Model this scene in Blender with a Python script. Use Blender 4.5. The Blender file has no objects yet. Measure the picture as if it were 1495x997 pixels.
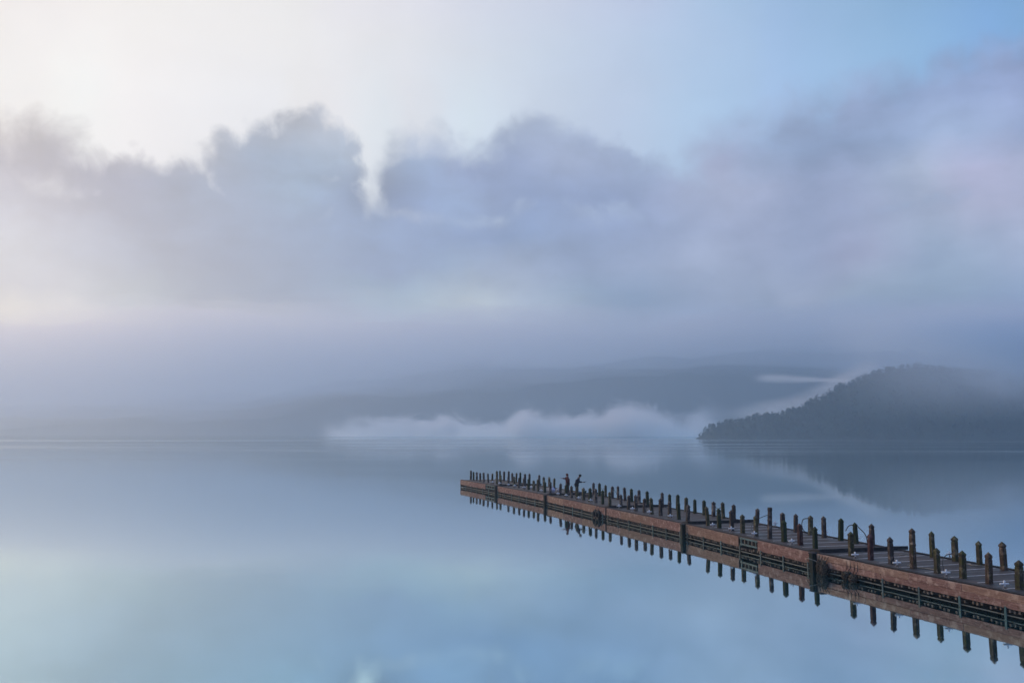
import bpy, bmesh, math, random
from mathutils import Vector, Matrix, noise as mnoise
R = math.radians
random.seed(7)
scene = bpy.context.scene
COL = scene.collection

# ------------------------------------------------------------------ helpers
def link(o):
    COL.objects.link(o); return o

def tag(o, label=None, cat=None, group=None, kind=None):
    if label: o['label'] = label
    if cat: o['category'] = cat
    if group: o['group'] = group
    if kind: o['kind'] = kind
    return o

def empty(name, loc=(0, 0, 0), rz=0.0):
    o = link(bpy.data.objects.new(name, None))
    o.location = loc; o.rotation_euler = (0, 0, rz); o.empty_display_size = .2
    return o

class MB:
    """collects shapes and links them as one mesh object"""
    def __init__(s): s.v = []; s.f = []; s.sm = []
    def add(s, vs, fs, smooth=False):
        b = len(s.v); s.v += [tuple(v) for v in vs]
        s.f += [tuple(b + i for i in f) for f in fs]; s.sm += [smooth] * len(fs); return s
    def box(s, x0, x1, y0, y1, z0, z1, bev=0.0):
        if bev <= 0:
            vs = [(x, y, z) for z in (z0, z1) for y in (y0, y1) for x in (x0, x1)]
            return s.add(vs, [(0, 2, 3, 1), (4, 5, 7, 6), (0, 1, 5, 4), (2, 6, 7, 3), (0, 4, 6, 2), (1, 3, 7, 5)])
        bm = bmesh.new()
        bmesh.ops.create_cube(bm, size=1, matrix=Matrix.Translation(((x0+x1)/2, (y0+y1)/2, (z0+z1)/2)) @ Matrix.Diagonal((x1-x0, y1-y0, z1-z0, 1)))
        bmesh.ops.bevel(bm, geom=bm.edges[:], offset=bev, segments=2, affect='EDGES', profile=.5)
        bm.verts.index_update()
        s.add([v.co[:] for v in bm.verts], [[v.index for v in f.verts] for f in bm.faces]); bm.free(); return s
    def rings(s, rings, caps=True, smooth=True):
        n = len(rings[0]); b = []
        vs = [p for r in rings for p in r]
        fs = [(i*n+j, i*n+(j+1) % n, (i+1)*n+(j+1) % n, (i+1)*n+j) for i in range(len(rings)-1) for j in range(n)]
        s.add(vs, fs, smooth)
        if caps:
            s.add(rings[0], [tuple(range(n))[::-1]], False); s.add(rings[-1], [tuple(range(n))], False)
        return s
    def tube(s, pts, r, n=8, caps=True):
        pts = [Vector(p) for p in pts]; rs = []
        rad = r if isinstance(r, (list, tuple)) else [r]*len(pts)
        up = Vector((0, 0, 1))
        for i, p in enumerate(pts):
            d = (pts[min(i+1, len(pts)-1)] - pts[max(i-1, 0)]).normalized()
            a = d.cross(up)
            if a.length < 1e-3: a = d.cross(Vector((1, 0, 0)))
            a.normalize(); c = a.cross(d)
            rs.append([tuple(p + (a*math.cos(t) + c*math.sin(t))*rad[i]) for t in [2*math.pi*k/n for k in range(n)]])
        return s.rings(rs, caps)
    def ball(s, c, rx, ry, rz, seg=12, rin=8, jit=0.0, seed=0):
        rs = []
        for i in range(1, rin):
            ph = math.pi*i/rin
            ring = []
            for k in range(seg):
                t = 2*math.pi*k/seg
                d = Vector((math.sin(ph)*math.cos(t), math.sin(ph)*math.sin(t), -math.cos(ph)))
                q = 1 + jit*mnoise.noise(d*2.3 + Vector((seed*7.1, seed*3.3, 0)))
                ring.append((c[0]+d.x*rx*q, c[1]+d.y*ry*q, c[2]+d.z*rz*q))
            rs.append(ring)
        return s.rings(rs, True)
    def build(s, name, m, parent=None, loc=(0, 0, 0)):
        me = bpy.data.meshes.new(name); me.from_pydata(s.v, [], s.f)
        me.polygons.foreach_set('use_smooth', s.sm); me.update()
        me.materials.append(m)
        o = link(bpy.data.objects.new(name, me)); o.location = loc
        if parent: o.parent = parent
        return o

def copy_tree(o, parent=None):
    c = o.copy(); link(c); c.parent = parent
    for ch in list(o.children): copy_tree(ch, c)
    return c

def inst(name, me, parent=None, loc=(0, 0, 0), rot=(0, 0, 0), sc=(1, 1, 1)):
    o = link(bpy.data.objects.new(name, me)); o.location = loc; o.rotation_euler = rot; o.scale = sc
    if parent: o.parent = parent
    return o

ORD = ['first', 'second', 'third', 'fourth', 'fifth', 'sixth', 'seventh', 'eighth', 'ninth', 'tenth', 'eleventh', 'twelfth']

# ------------------------------------------------------------------ node helper
class NT:
    def __init__(s, tree): s.t = tree; s.t.nodes.clear()
    def n(s, typ, **kw):
        nd = s.t.nodes.new(typ)
        for k, v in kw.items(): setattr(nd, k, v)
        return nd
    def put(s, sock, v):
        if hasattr(v, 'is_output') or isinstance(v, bpy.types.NodeSocket): s.t.links.new(v, sock)
        else: sock.default_value = v
    def math(s, op, a, b=None, c=None, clamp=False):
        nd = s.n('ShaderNodeMath', operation=op, use_clamp=clamp); s.put(nd.inputs[0], a)
        if b is not None: s.put(nd.inputs[1], b)
        if c is not None: s.put(nd.inputs[2], c)
        return nd.outputs[0]
    def vmath(s, op, a, b=None, scale=None):
        nd = s.n('ShaderNodeVectorMath', operation=op); s.put(nd.inputs[0], a)
        if b is not None: s.put(nd.inputs[1], b)
        if scale is not None: s.put(nd.inputs['Scale'], scale)
        return nd.outputs[0]
    def rng(s, v, a, b, c=0.0, d=1.0, interp='SMOOTHSTEP'):
        nd = s.n('ShaderNodeMapRange', interpolation_type=interp)
        for k, x in zip(('Value', 'From Min', 'From Max', 'To Min', 'To Max'), (v, a, b, c, d)): s.put(nd.inputs[k], x)
        return nd.outputs[0]
    def mix(s, f, a, b, blend='MIX'):
        nd = s.n('ShaderNodeMix', data_type='RGBA', blend_type=blend)
        s.put(nd.inputs[0], f); s.put(nd.inputs[6], a); s.put(nd.inputs[7], b); return nd.outputs[2]
    def noise(s, vec, scale, detail=4, rough=.55, dist=0.0, col=False):
        nd = s.n('ShaderNodeTexNoise')
        if vec is not None: s.put(nd.inputs['Vector'], vec)
        for k, v in (('Scale', scale), ('Detail', detail), ('Roughness', rough), ('Distortion', dist)): s.put(nd.inputs[k], v)
        return nd.outputs['Color' if col else 'Fac']
    def comb(s, x, y, z):
        nd = s.n('ShaderNodeCombineXYZ')
        for i, v in enumerate((x, y, z)): s.put(nd.inputs[i], v)
        return nd.outputs[0]
    def sep(s, v):
        nd = s.n('ShaderNodeSeparateXYZ'); s.put(nd.inputs[0], v); return nd.outputs
    def ramp(s, f, stops, interp='LINEAR'):
        nd = s.n('ShaderNodeValToRGB'); cr = nd.color_ramp; cr.interpolation = interp
        while len(cr.elements) > 1: cr.elements.remove(cr.elements[-1])
        cr.elements[0].position = stops[0][0]; cr.elements[0].color = (*stops[0][1], 1)
        for p, c in stops[1:]:
            e = cr.elements.new(p); e.color = (*c, 1)
        s.put(nd.inputs[0], f); return nd.outputs[0]
    def coord(s, k='Object'): return s.n('ShaderNodeTexCoord').outputs[k]
    def out(s, surf=None, vol=None):
        o = s.n('ShaderNodeOutputMaterial')
        if surf is not None: s.t.links.new(surf, o.inputs['Surface'])
        if vol is not None: s.t.links.new(vol, o.inputs['Volume'])

def mat(name):
    m = bpy.data.materials.new(name); m.use_nodes = True
    return m, NT(m.node_tree)

def rgb(*c): return (*c, 1.0)

def bsdf(t, col, rough=.7, bump=None, bstr=.4, bdist=.01, metal=0.0, spec=.35):
    p = t.n('ShaderNodeBsdfPrincipled'); t.put(p.inputs['Base Color'], col); t.put(p.inputs['Roughness'], rough)
    p.inputs['Metallic'].default_value = metal; p.inputs['Specular IOR Level'].default_value = spec
    if bump is not None:
        b = t.n('ShaderNodeBump'); b.inputs['Strength'].default_value = bstr; b.inputs['Distance'].default_value = bdist
        t.put(b.inputs['Height'], bump); t.t.links.new(b.outputs[0], p.inputs['Normal'])
    return p.outputs[0]

# ------------------------------------------------------------------ materials
def wood(name, dark, mid, light, grain=(1, 14, 14), moss=None, moss_amt=.5, scale=3.0, rough=.8, vary=.35, rim=None):
    m, t = mat(name)
    oc = t.coord('Object'); oi = t.n('ShaderNodeObjectInfo')
    off = t.vmath('ADD', oc, t.vmath('SCALE', oi.outputs['Location'], scale=3.7))
    g = t.noise(t.vmath('MULTIPLY', off, grain), scale, 6, .65, .4)
    b = t.noise(off, 4.0, 5, .6)
    c = t.mix(t.rng(g, .3, .7), rgb(*dark), rgb(*mid))
    c = t.mix(t.rng(b, .48, .72), c, rgb(*light))
    rv = t.math('ADD', 1 - vary/2, t.math('MULTIPLY', oi.outputs['Random'], vary))
    c = t.mix(1.0, c, t.comb(rv, rv, rv), 'MULTIPLY')
    if rim:   # paler worn spots
        sp = t.noise(off, 26.0, 3, .6)
        c = t.mix(t.rng(sp, .60, .70, 0, .75), c, rgb(*rim))
    if moss:
        mn = t.noise(off, 7.0, 6, .7)
        c = t.mix(t.rng(mn, .62 - .28*moss_amt, .74 - .22*moss_amt, 0, .92), c, rgb(*moss))
    t.out(bsdf(t, c, rough, t.math('ADD', g, t.math('MULTIPLY', b, .6)), .6, .012))
    return m

M = {}
M['post_bare'] = wood('weathered_post_wood', (.02, .017, .016), (.10, .08, .068), (.31, .26, .215), (9, 9, 1), scale=4, moss=(.035, .042, .016), moss_amt=.15)
M['post_mossy'] = wood('mossy_post_wood', (.02, .018, .012), (.115, .097, .06), (.34, .30, .19), (9, 9, 1), scale=4, moss=(.075, .082, .022), moss_amt=.6)
M['post_green'] = wood('green_post_wood', (.010, .015, .010), (.03, .038, .02), (.11, .105, .06), (9, 9, 1), scale=4, moss=(.022, .045, .014), moss_amt=.9)
M['post_red'] = wood('red_post_wood', (.03, .012, .011), (.12, .05, .045), (.24, .13, .11), (9, 9, 1), scale=4)
M['post_speckled'] = wood('speckled_post_wood', (.03, .018, .012), (.13, .085, .06), (.33, .26, .18), (9, 9, 1), scale=4, moss=(.06, .058, .016), moss_amt=.5, rim=(.52, .48, .40))
M['fascia'] = wood('red_brown_board', (.21, .11, .09), (.42, .25, .205), (.58, .42, .34), (1, 7, 9), scale=2.2, moss=(.10, .075, .045), moss_amt=.12, vary=.35, rim=(.70, .56, .46))
M['fascia_tan'] = wood('tan_brown_board', (.28, .165, .12), (.48, .31, .23), (.62, .46, .35), (1, 7, 9), scale=2.2, moss=(.10, .085, .05), moss_amt=.15, vary=.35, rim=(.62, .52, .42))
M['joist'] = wood('pale_joist_wood', (.20, .165, .13), (.36, .31, .25), (.48, .42, .34), (6, 1, 6))
M['beam'] = wood('dark_wet_beam', (.005, .006, .006), (.012, .012, .011), (.028, .028, .022), (1, 7, 7), moss=(.02, .032, .014), moss_amt=.4)
M['plate'] = wood('dark_end_plate', (.02, .02, .022), (.04, .04, .042), (.065, .063, .062), (7, 1, 7))
M['pile'] = wood('dark_green_pile', (.010, .016, .014), (.02, .03, .025), (.035, .045, .035), (7, 7, 1), moss=(.018, .035, .018), moss_amt=.5)

def deck_mat():
    m, t = mat('grey_brown_deck_planks')
    oc = t.coord('Object'); oi = t.n('ShaderNodeObjectInfo'); s = t.sep(oc)
    pi = t.math('FLOOR', t.math('DIVIDE', s[0], .145))
    fr = t.math('FRACT', t.math('DIVIDE', s[0], .145))
    wn = t.n('ShaderNodeTexWhiteNoise', noise_dimensions='2D')
    t.put(wn.inputs['Vector'], t.comb(pi, oi.outputs['Random'], 0))
    off = t.vmath('ADD', oc, t.vmath('SCALE', oi.outputs['Location'], scale=2.1))
    g = t.noise(t.vmath('MULTIPLY', off, (9, 1, 1)), 3, 6, .65)
    b = t.noise(off, .9, 5, .6)
    c = t.mix(g, rgb(.036, .029, .027), rgb(.095, .078, .070))
    c = t.mix(t.rng(b, .45, .75, 0, .6), c, rgb(.135, .112, .10))
    v = t.math('ADD', .68, t.math('MULTIPLY', wn.outputs['Value'], .6))
    c = t.mix(1.0, c, t.comb(v, v, v), 'MULTIPLY')
    gap = t.math('MULTIPLY', t.rng(fr, 0, .06), t.rng(fr, 1.0, .94))
    c = t.mix(gap, rgb(.008, .008, .009), c)
    mn = t.noise(off, 2.6, 5, .7)
    c = t.mix(t.rng(mn, .62, .74, 0, .5), c, rgb(.045, .05, .025))
    t.out(bsdf(t, c, t.rng(b, .3, .7, .5, .85), t.math('ADD', gap, t.math('MULTIPLY', g, .3)), .5, .01))
    return m
M['deck'] = deck_mat()

def plain(name, col, rough=.6, var=.25, scale=9.0, metal=0.0, rust=None):
    m, t = mat(name)
    oc = t.coord('Object'); n = t.noise(oc, scale, 5, .65)
    c = t.mix(t.rng(n, .3, .7), rgb(*[x*(1-var) for x in col]), rgb(*[min(1, x*(1+var)) for x in col]))
    if rust:
        n2 = t.noise(oc, scale*.6, 5, .7)
        c = t.mix(t.rng(n2, .55, .68, 0, .8), c, rgb(*rust))
    t.out(bsdf(t, c, rough, n, .3, .005, metal))
    return m
M['teal'] = plain('teal_painted_steel', (.075, .135, .145), .5, .25, 6, rust=(.09, .065, .045))
M['pipe'] = plain('grey_green_pipe', (.15, .185, .175), .5, .25, 5, rust=(.10, .085, .06))
M['teal_bright'] = plain('bright_teal_steel', (.085, .19, .20), .5, .2, 6, rust=(.08, .09, .08))
M['float'] = plain('black_float_drum', (.004, .005, .006), .6, .3, 3)
M['strip'] = plain('pale_joint_strip', (.55, .53, .52), .6, .25, 5)
M['white'] = plain('white_paint', (.92, .92, .91), .4, .05, 14)
M['galv'] = plain('galvanised_leg', (.30, .28, .26), .5, .3, 10)
M['rope'] = plain('dark_rope', (.06, .058, .05), .9, .4, 30)
M['rope_pale'] = plain('pale_rope', (.34, .31, .26), .9, .3, 30)
M['net'] = plain('crusted_net', (.09, .075, .055), .95, .85, 26, rust=(.24, .20, .155))
M['rubber'] = plain('black_rubber', (.014, .015, .016), .7, .3, 8)
M['bag'] = plain('pale_blue_white_sack', (.62, .64, .82), .6, .15, 8)
M['bag_white'] = plain('white_sack', (.72, .70, .68), .6, .15, 8)
M['lid'] = plain('blue_lid', (.03, .05, .16), .5, .2, 8)
M['bucket'] = plain('green_plastic', (.03, .085, .045), .45, .2, 8)
M['crate'] = plain('dark_crate_plastic', (.05, .05, .055), .5, .25, 8)
M['skin'] = plain('skin', (.30, .19, .14), .6, .1, 20)
M['coat_red'] = plain('red_brown_coat', (.125, .028, .024), .85, .25, 14)
M['coat_navy'] = plain('navy_jacket', (.012, .022, .05), .85, .25, 14)
M['trousers'] = plain('dark_trousers', (.018, .018, .022), .9, .3, 14)
M['trousers_brown'] = plain('brown_trousers', (.06, .03, .026), .9, .3, 14)
M['hair'] = plain('dark_hair', (.010, .009, .009), .7, .3, 20)
M['shoe'] = plain('black_shoe', (.012, .012, .012), .6, .3, 20)
M['phone'] = plain('dark_gadget', (.015, .016, .02), .35, .2, 20)
M['bark'] = plain('tree_bark', (.035, .03, .025), .9, .3, 3)
M['earth'] = plain('hill_undergrowth', (.014, .028, .020), .95, .4, .12)
M['mountain'] = plain('far_wooded_slope', (.016, .034, .030), .95, .4, .01)

def leaf_mat(name, a, b):
    m, t = mat(name)
    n = t.noise(t.coord('Object'), .18, 4, .6)
    c = t.mix(t.rng(n, .35, .65), rgb(*a), rgb(*b))
    t.out(bsdf(t, c, .8)); return m
M['leaf'] = leaf_mat('dark_foliage', (.012, .030, .024), (.022, .042, .032))

def water_mat():
    m, t = mat('still_lake_water')
    pos = t.n('ShaderNodeNewGeometry')
    P = pos.outputs['Position']
    cosn = t.vmath('DOT_PRODUCT', pos.outputs['Incoming'], pos.outputs['Normal'])
    nd = t.n('ShaderNodeVectorMath', operation='DOT_PRODUCT')
    t.put(nd.inputs[0], pos.outputs['Incoming']); t.put(nd.inputs[1], pos.outputs['Normal'])
    fac = t.rng(nd.outputs['Value'], 0.0, .30, 1.0, .86, 'LINEAR')
    # broad, very stretched patches of light breeze far out, glass-smooth near the pier
    s = t.sep(P)
    band = t.noise(t.vmath('MULTIPLY', P, (.0016, .011, 0)), 1.0, 4, .6, .3)
    dist = t.math('MULTIPLY', t.rng(s[1], 50, 260, 0, 1), t.rng(s[1], 620, 1000, 1, .0))
    rough = t.math('ADD', .034, t.math('MULTIPLY', dist, t.rng(band, .46, .62, .03, .11)))
    gl = t.n('ShaderNodeBsdfGlossy', distribution='GGX'); t.put(gl.inputs['Color'], t.mix(t.rng(nd.outputs['Value'], .02, .30, 0, 1, 'LINEAR'), rgb(.84, .89, .90), WCOL))
    t.put(gl.inputs['Roughness'], rough)
    w = t.noise(t.vmath('MULTIPLY', P, (.35, .9, 0)), 1.0, 3, .5)
    bp = t.n('ShaderNodeBump'); bp.inputs['Strength'].default_value = .06; bp.inputs['Distance'].default_value = .02
    t.put(bp.inputs['Height'], w); t.t.links.new(bp.outputs[0], gl.inputs['Normal'])
    df = t.n('ShaderNodeBsdfDiffuse'); df.inputs['Color'].default_value = WDIF
    mx = t.n('ShaderNodeMixShader'); t.put(mx.inputs[0], fac)
    t.t.links.new(df.outputs[0], mx.inputs[1]); t.t.links.new(gl.outputs[0], mx.inputs[2])
    t.out(mx.outputs[0]); return m
WCOL = rgb(.66, .93, .985); WDIF = rgb(.005, .10, .13)
M['water'] = water_mat()

# ------------------------------------------------------------------ camera
H, F, PITCH = 5.4, 1290.0, math.atan(133.5/1290.0)
cd = bpy.data.cameras.new('camera'); cam = link(bpy.data.objects.new('camera', cd))
cam.location = (0, 0, H); cam.rotation_euler = (math.pi/2 + PITCH, 0, 0)
cd.sensor_fit = 'HORIZONTAL'; cd.sensor_width = 36; cd.lens = 36*F/1495.0
cd.clip_start = .1; cd.clip_end = 20000
scene.camera = cam

# ------------------------------------------------------------------ world: Nishita sky behind a procedural cloud cover
SUN_AZ, SUN_EL = R(-40), R(21)
AZ = [-32, -29, -26, -23, -20, -17, -14, -11.5, -9, -6.5, -4, -1.5, 1, 4, 7, 10, 13, 16, 19, 22, 25, 28, 32]
CE = [0, 1, 2.5, 4, 6, 8.2, 10.5, 12.8, 15, 17.2, 19.5, 22.5, 26]
UE = [13, 16.5, 20, 24, 28]
CLOUD = [
  [(0.413, 0.392, 0.392), (0.396, 0.379, 0.386), (0.348, 0.343, 0.368), (0.297, 0.307, 0.352), (0.247, 0.273, 0.337), (0.218, 0.255, 0.332), (0.201, 0.246, 0.344), (0.192, 0.241, 0.376), (0.186, 0.240, 0.409), (0.181, 0.238, 0.444), (0.178, 0.238, 0.465), (0.175, 0.238, 0.469), (0.173, 0.238, 0.473), (0.169, 0.238, 0.478), (0.166, 0.238, 0.483), (0.162, 0.238, 0.488), (0.158, 0.232, 0.478), (0.153, 0.225, 0.467), (0.148, 0.217, 0.456), (0.142, 0.210, 0.445), (0.137, 0.202, 0.433), (0.131, 0.194, 0.420), (0.127, 0.188, 0.412)],
  [(0.444, 0.422, 0.420), (0.424, 0.406, 0.412), (0.372, 0.367, 0.392), (0.318, 0.328, 0.373), (0.264, 0.289, 0.353), (0.232, 0.268, 0.346), (0.209, 0.255, 0.356), (0.194, 0.246, 0.385), (0.187, 0.243, 0.418), (0.181, 0.241, 0.452), (0.177, 0.241, 0.475), (0.174, 0.240, 0.477), (0.171, 0.240, 0.480), (0.167, 0.239, 0.483), (0.164, 0.239, 0.486), (0.161, 0.239, 0.490), (0.158, 0.234, 0.484), (0.154, 0.229, 0.476), (0.150, 0.222, 0.466), (0.146, 0.215, 0.455), (0.142, 0.208, 0.445), (0.138, 0.201, 0.434), (0.136, 0.196, 0.427)],
  [(0.557, 0.532, 0.524), (0.535, 0.516, 0.517), (0.482, 0.476, 0.501), (0.420, 0.427, 0.472), (0.355, 0.374, 0.436), (0.303, 0.337, 0.421), (0.254, 0.304, 0.423), (0.208, 0.272, 0.436), (0.189, 0.261, 0.466), (0.179, 0.257, 0.504), (0.171, 0.254, 0.528), (0.165, 0.251, 0.522), (0.159, 0.248, 0.517), (0.154, 0.244, 0.511), (0.152, 0.241, 0.505), (0.153, 0.241, 0.506), (0.159, 0.247, 0.517), (0.164, 0.251, 0.524), (0.166, 0.247, 0.518), (0.168, 0.244, 0.513), (0.170, 0.241, 0.507), (0.173, 0.238, 0.502), (0.177, 0.238, 0.502)],
  [(0.629, 0.602, 0.586), (0.612, 0.589, 0.584), (0.579, 0.566, 0.586), (0.525, 0.522, 0.563), (0.460, 0.468, 0.528), (0.391, 0.422, 0.511), (0.327, 0.382, 0.499), (0.282, 0.350, 0.484), (0.256, 0.330, 0.475), (0.237, 0.316, 0.469), (0.221, 0.303, 0.464), (0.215, 0.299, 0.460), (0.209, 0.296, 0.456), (0.202, 0.290, 0.447), (0.193, 0.283, 0.435), (0.190, 0.279, 0.430), (0.199, 0.283, 0.437), (0.207, 0.287, 0.443), (0.215, 0.290, 0.445), (0.222, 0.291, 0.446), (0.223, 0.289, 0.438), (0.223, 0.285, 0.432), (0.223, 0.283, 0.429)],
  [(0.641, 0.681, 0.450), (0.988, 0.942, 0.674), (0.948, 0.912, 0.737), (0.868, 0.849, 0.703), (0.776, 0.776, 0.656), (0.694, 0.724, 0.637), (0.639, 0.696, 0.668), (0.632, 0.703, 0.833), (0.628, 0.711, 0.855), (0.615, 0.702, 0.855), (0.599, 0.691, 0.851), (0.580, 0.676, 0.846), (0.552, 0.651, 0.836), (0.515, 0.619, 0.821), (0.474, 0.578, 0.787), (0.441, 0.544, 0.758), (0.420, 0.521, 0.735), (0.406, 0.504, 0.715), (0.393, 0.489, 0.695), (0.387, 0.478, 0.680), (0.379, 0.468, 0.524), (0.361, 0.451, 0.554), (0.346, 0.436, 0.631)],
  [(0.376, 0.440, 0.498), (0.365, 0.419, 0.488), (0.442, 0.497, 0.531), (0.371, 0.469, 0.475), (0.239, 0.305, 0.396), (0.181, 0.241, 0.341), (0.176, 0.248, 0.357), (0.215, 0.325, 0.434), (0.288, 0.465, 0.536), (0.401, 0.569, 0.592), (0.543, 0.624, 0.608), (0.629, 0.693, 0.653), (0.587, 0.674, 0.763), (0.458, 0.604, 0.687), (0.201, 0.321, 0.445), (0.224, 0.296, 0.409), (0.371, 0.405, 0.519), (0.440, 0.476, 0.575), (0.437, 0.447, 0.526), (0.434, 0.494, 0.541), (0.435, 0.529, 0.582), (0.445, 0.535, 0.621), (0.475, 0.557, 0.746)],
  [(0.455, 0.538, 0.633), (0.382, 0.457, 0.558), (0.300, 0.371, 0.489), (0.234, 0.300, 0.418), (0.181, 0.238, 0.353), (0.163, 0.221, 0.339), (0.167, 0.236, 0.367), (0.185, 0.267, 0.430), (0.213, 0.310, 0.525), (0.230, 0.330, 0.547), (0.244, 0.343, 0.498), (0.371, 0.450, 0.597), (0.474, 0.555, 0.727), (0.404, 0.496, 0.724), (0.387, 0.454, 0.653), (0.388, 0.426, 0.566), (0.420, 0.451, 0.581), (0.422, 0.444, 0.578), (0.327, 0.349, 0.463), (0.430, 0.404, 0.519), (0.495, 0.577, 0.696), (0.529, 0.591, 0.713), (0.565, 0.581, 0.726)],
  [(0.470, 0.570, 0.756), (0.330, 0.399, 0.543), (0.173, 0.218, 0.327), (0.161, 0.212, 0.328), (0.197, 0.269, 0.413), (0.198, 0.279, 0.433), (0.192, 0.279, 0.443), (0.228, 0.334, 0.548), (0.276, 0.411, 0.692), (0.240, 0.354, 0.614), (0.178, 0.262, 0.466), (0.174, 0.257, 0.465), (0.234, 0.337, 0.581), (0.321, 0.417, 0.682), (0.349, 0.428, 0.672), (0.362, 0.410, 0.598), (0.383, 0.414, 0.568), (0.460, 0.483, 0.654), (0.432, 0.463, 0.642), (0.453, 0.467, 0.622), (0.525, 0.554, 0.671), (0.561, 0.534, 0.654), (0.554, 0.541, 0.697)],
  [(0.238, 0.290, 0.425), (0.214, 0.262, 0.399), (0.162, 0.203, 0.325), (0.171, 0.225, 0.355), (0.217, 0.301, 0.456), (0.229, 0.328, 0.496), (0.308, 0.466, 0.676), (0.253, 0.369, 0.593), (0.135, 0.193, 0.332), (0.222, 0.321, 0.574), (0.295, 0.422, 0.694), (0.248, 0.323, 0.529), (0.237, 0.312, 0.533), (0.270, 0.340, 0.557), (0.314, 0.385, 0.616), (0.362, 0.404, 0.584), (0.396, 0.413, 0.545), (0.412, 0.430, 0.569), (0.402, 0.437, 0.614), (0.445, 0.489, 0.668), (0.566, 0.610, 0.734), (0.572, 0.533, 0.692), (0.550, 0.561, 0.724)],
  [(0.404, 0.405, 0.422), (0.222, 0.268, 0.360), (0.334, 0.351, 0.388), (0.302, 0.327, 0.378), (0.302, 0.336, 0.400), (0.234, 0.328, 0.468), (0.256, 0.357, 0.495), (0.364, 0.477, 0.622), (0.265, 0.305, 0.380), (0.314, 0.437, 0.668), (0.251, 0.317, 0.512), (0.232, 0.295, 0.494), (0.280, 0.337, 0.513), (0.379, 0.435, 0.613), (0.438, 0.509, 0.723), (0.369, 0.443, 0.614), (0.392, 0.381, 0.521), (0.375, 0.463, 0.660), (0.345, 0.429, 0.629), (0.355, 0.440, 0.643), (0.392, 0.479, 0.681), (0.419, 0.503, 0.705), (0.396, 0.460, 0.689)],
  [(0.397, 0.396, 0.415), (0.374, 0.373, 0.389), (0.335, 0.347, 0.382), (0.309, 0.330, 0.377), (0.313, 0.344, 0.403), (0.325, 0.355, 0.411), (0.348, 0.378, 0.432), (0.447, 0.490, 0.566), (0.293, 0.324, 0.376), (0.453, 0.504, 0.589), (0.327, 0.372, 0.460), (0.296, 0.342, 0.442), (0.326, 0.379, 0.502), (0.406, 0.476, 0.641), (0.459, 0.544, 0.748), (0.384, 0.453, 0.627), (0.345, 0.406, 0.568), (0.401, 0.478, 0.674), (0.301, 0.356, 0.516), (0.346, 0.413, 0.612), (0.293, 0.363, 0.550), (0.325, 0.395, 0.611), (0.362, 0.422, 0.664)],
  [(0.391, 0.391, 0.413), (0.351, 0.355, 0.382), (0.330, 0.341, 0.375), (0.314, 0.330, 0.372), (0.325, 0.348, 0.403), (0.327, 0.355, 0.417), (0.340, 0.373, 0.444), (0.429, 0.475, 0.569), (0.275, 0.307, 0.370), (0.416, 0.469, 0.572), (0.325, 0.367, 0.456), (0.309, 0.352, 0.445), (0.345, 0.395, 0.509), (0.417, 0.485, 0.648), (0.459, 0.544, 0.753), (0.380, 0.449, 0.622), (0.345, 0.407, 0.565), (0.407, 0.491, 0.679), (0.307, 0.368, 0.538), (0.348, 0.427, 0.642), (0.294, 0.378, 0.576), (0.322, 0.403, 0.623), (0.360, 0.422, 0.664)],
  [(0.391, 0.391, 0.413), (0.349, 0.354, 0.381), (0.329, 0.340, 0.375), (0.313, 0.329, 0.372), (0.324, 0.347, 0.403), (0.327, 0.355, 0.417), (0.339, 0.373, 0.444), (0.426, 0.473, 0.569), (0.271, 0.303, 0.369), (0.408, 0.461, 0.568), (0.317, 0.361, 0.453), (0.301, 0.346, 0.444), (0.335, 0.388, 0.509), (0.411, 0.481, 0.648), (0.460, 0.544, 0.753), (0.379, 0.449, 0.622), (0.344, 0.407, 0.565), (0.407, 0.492, 0.679), (0.308, 0.369, 0.538), (0.349, 0.428, 0.642), (0.295, 0.379, 0.576), (0.321, 0.404, 0.624), (0.360, 0.422, 0.664)]]
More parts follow.
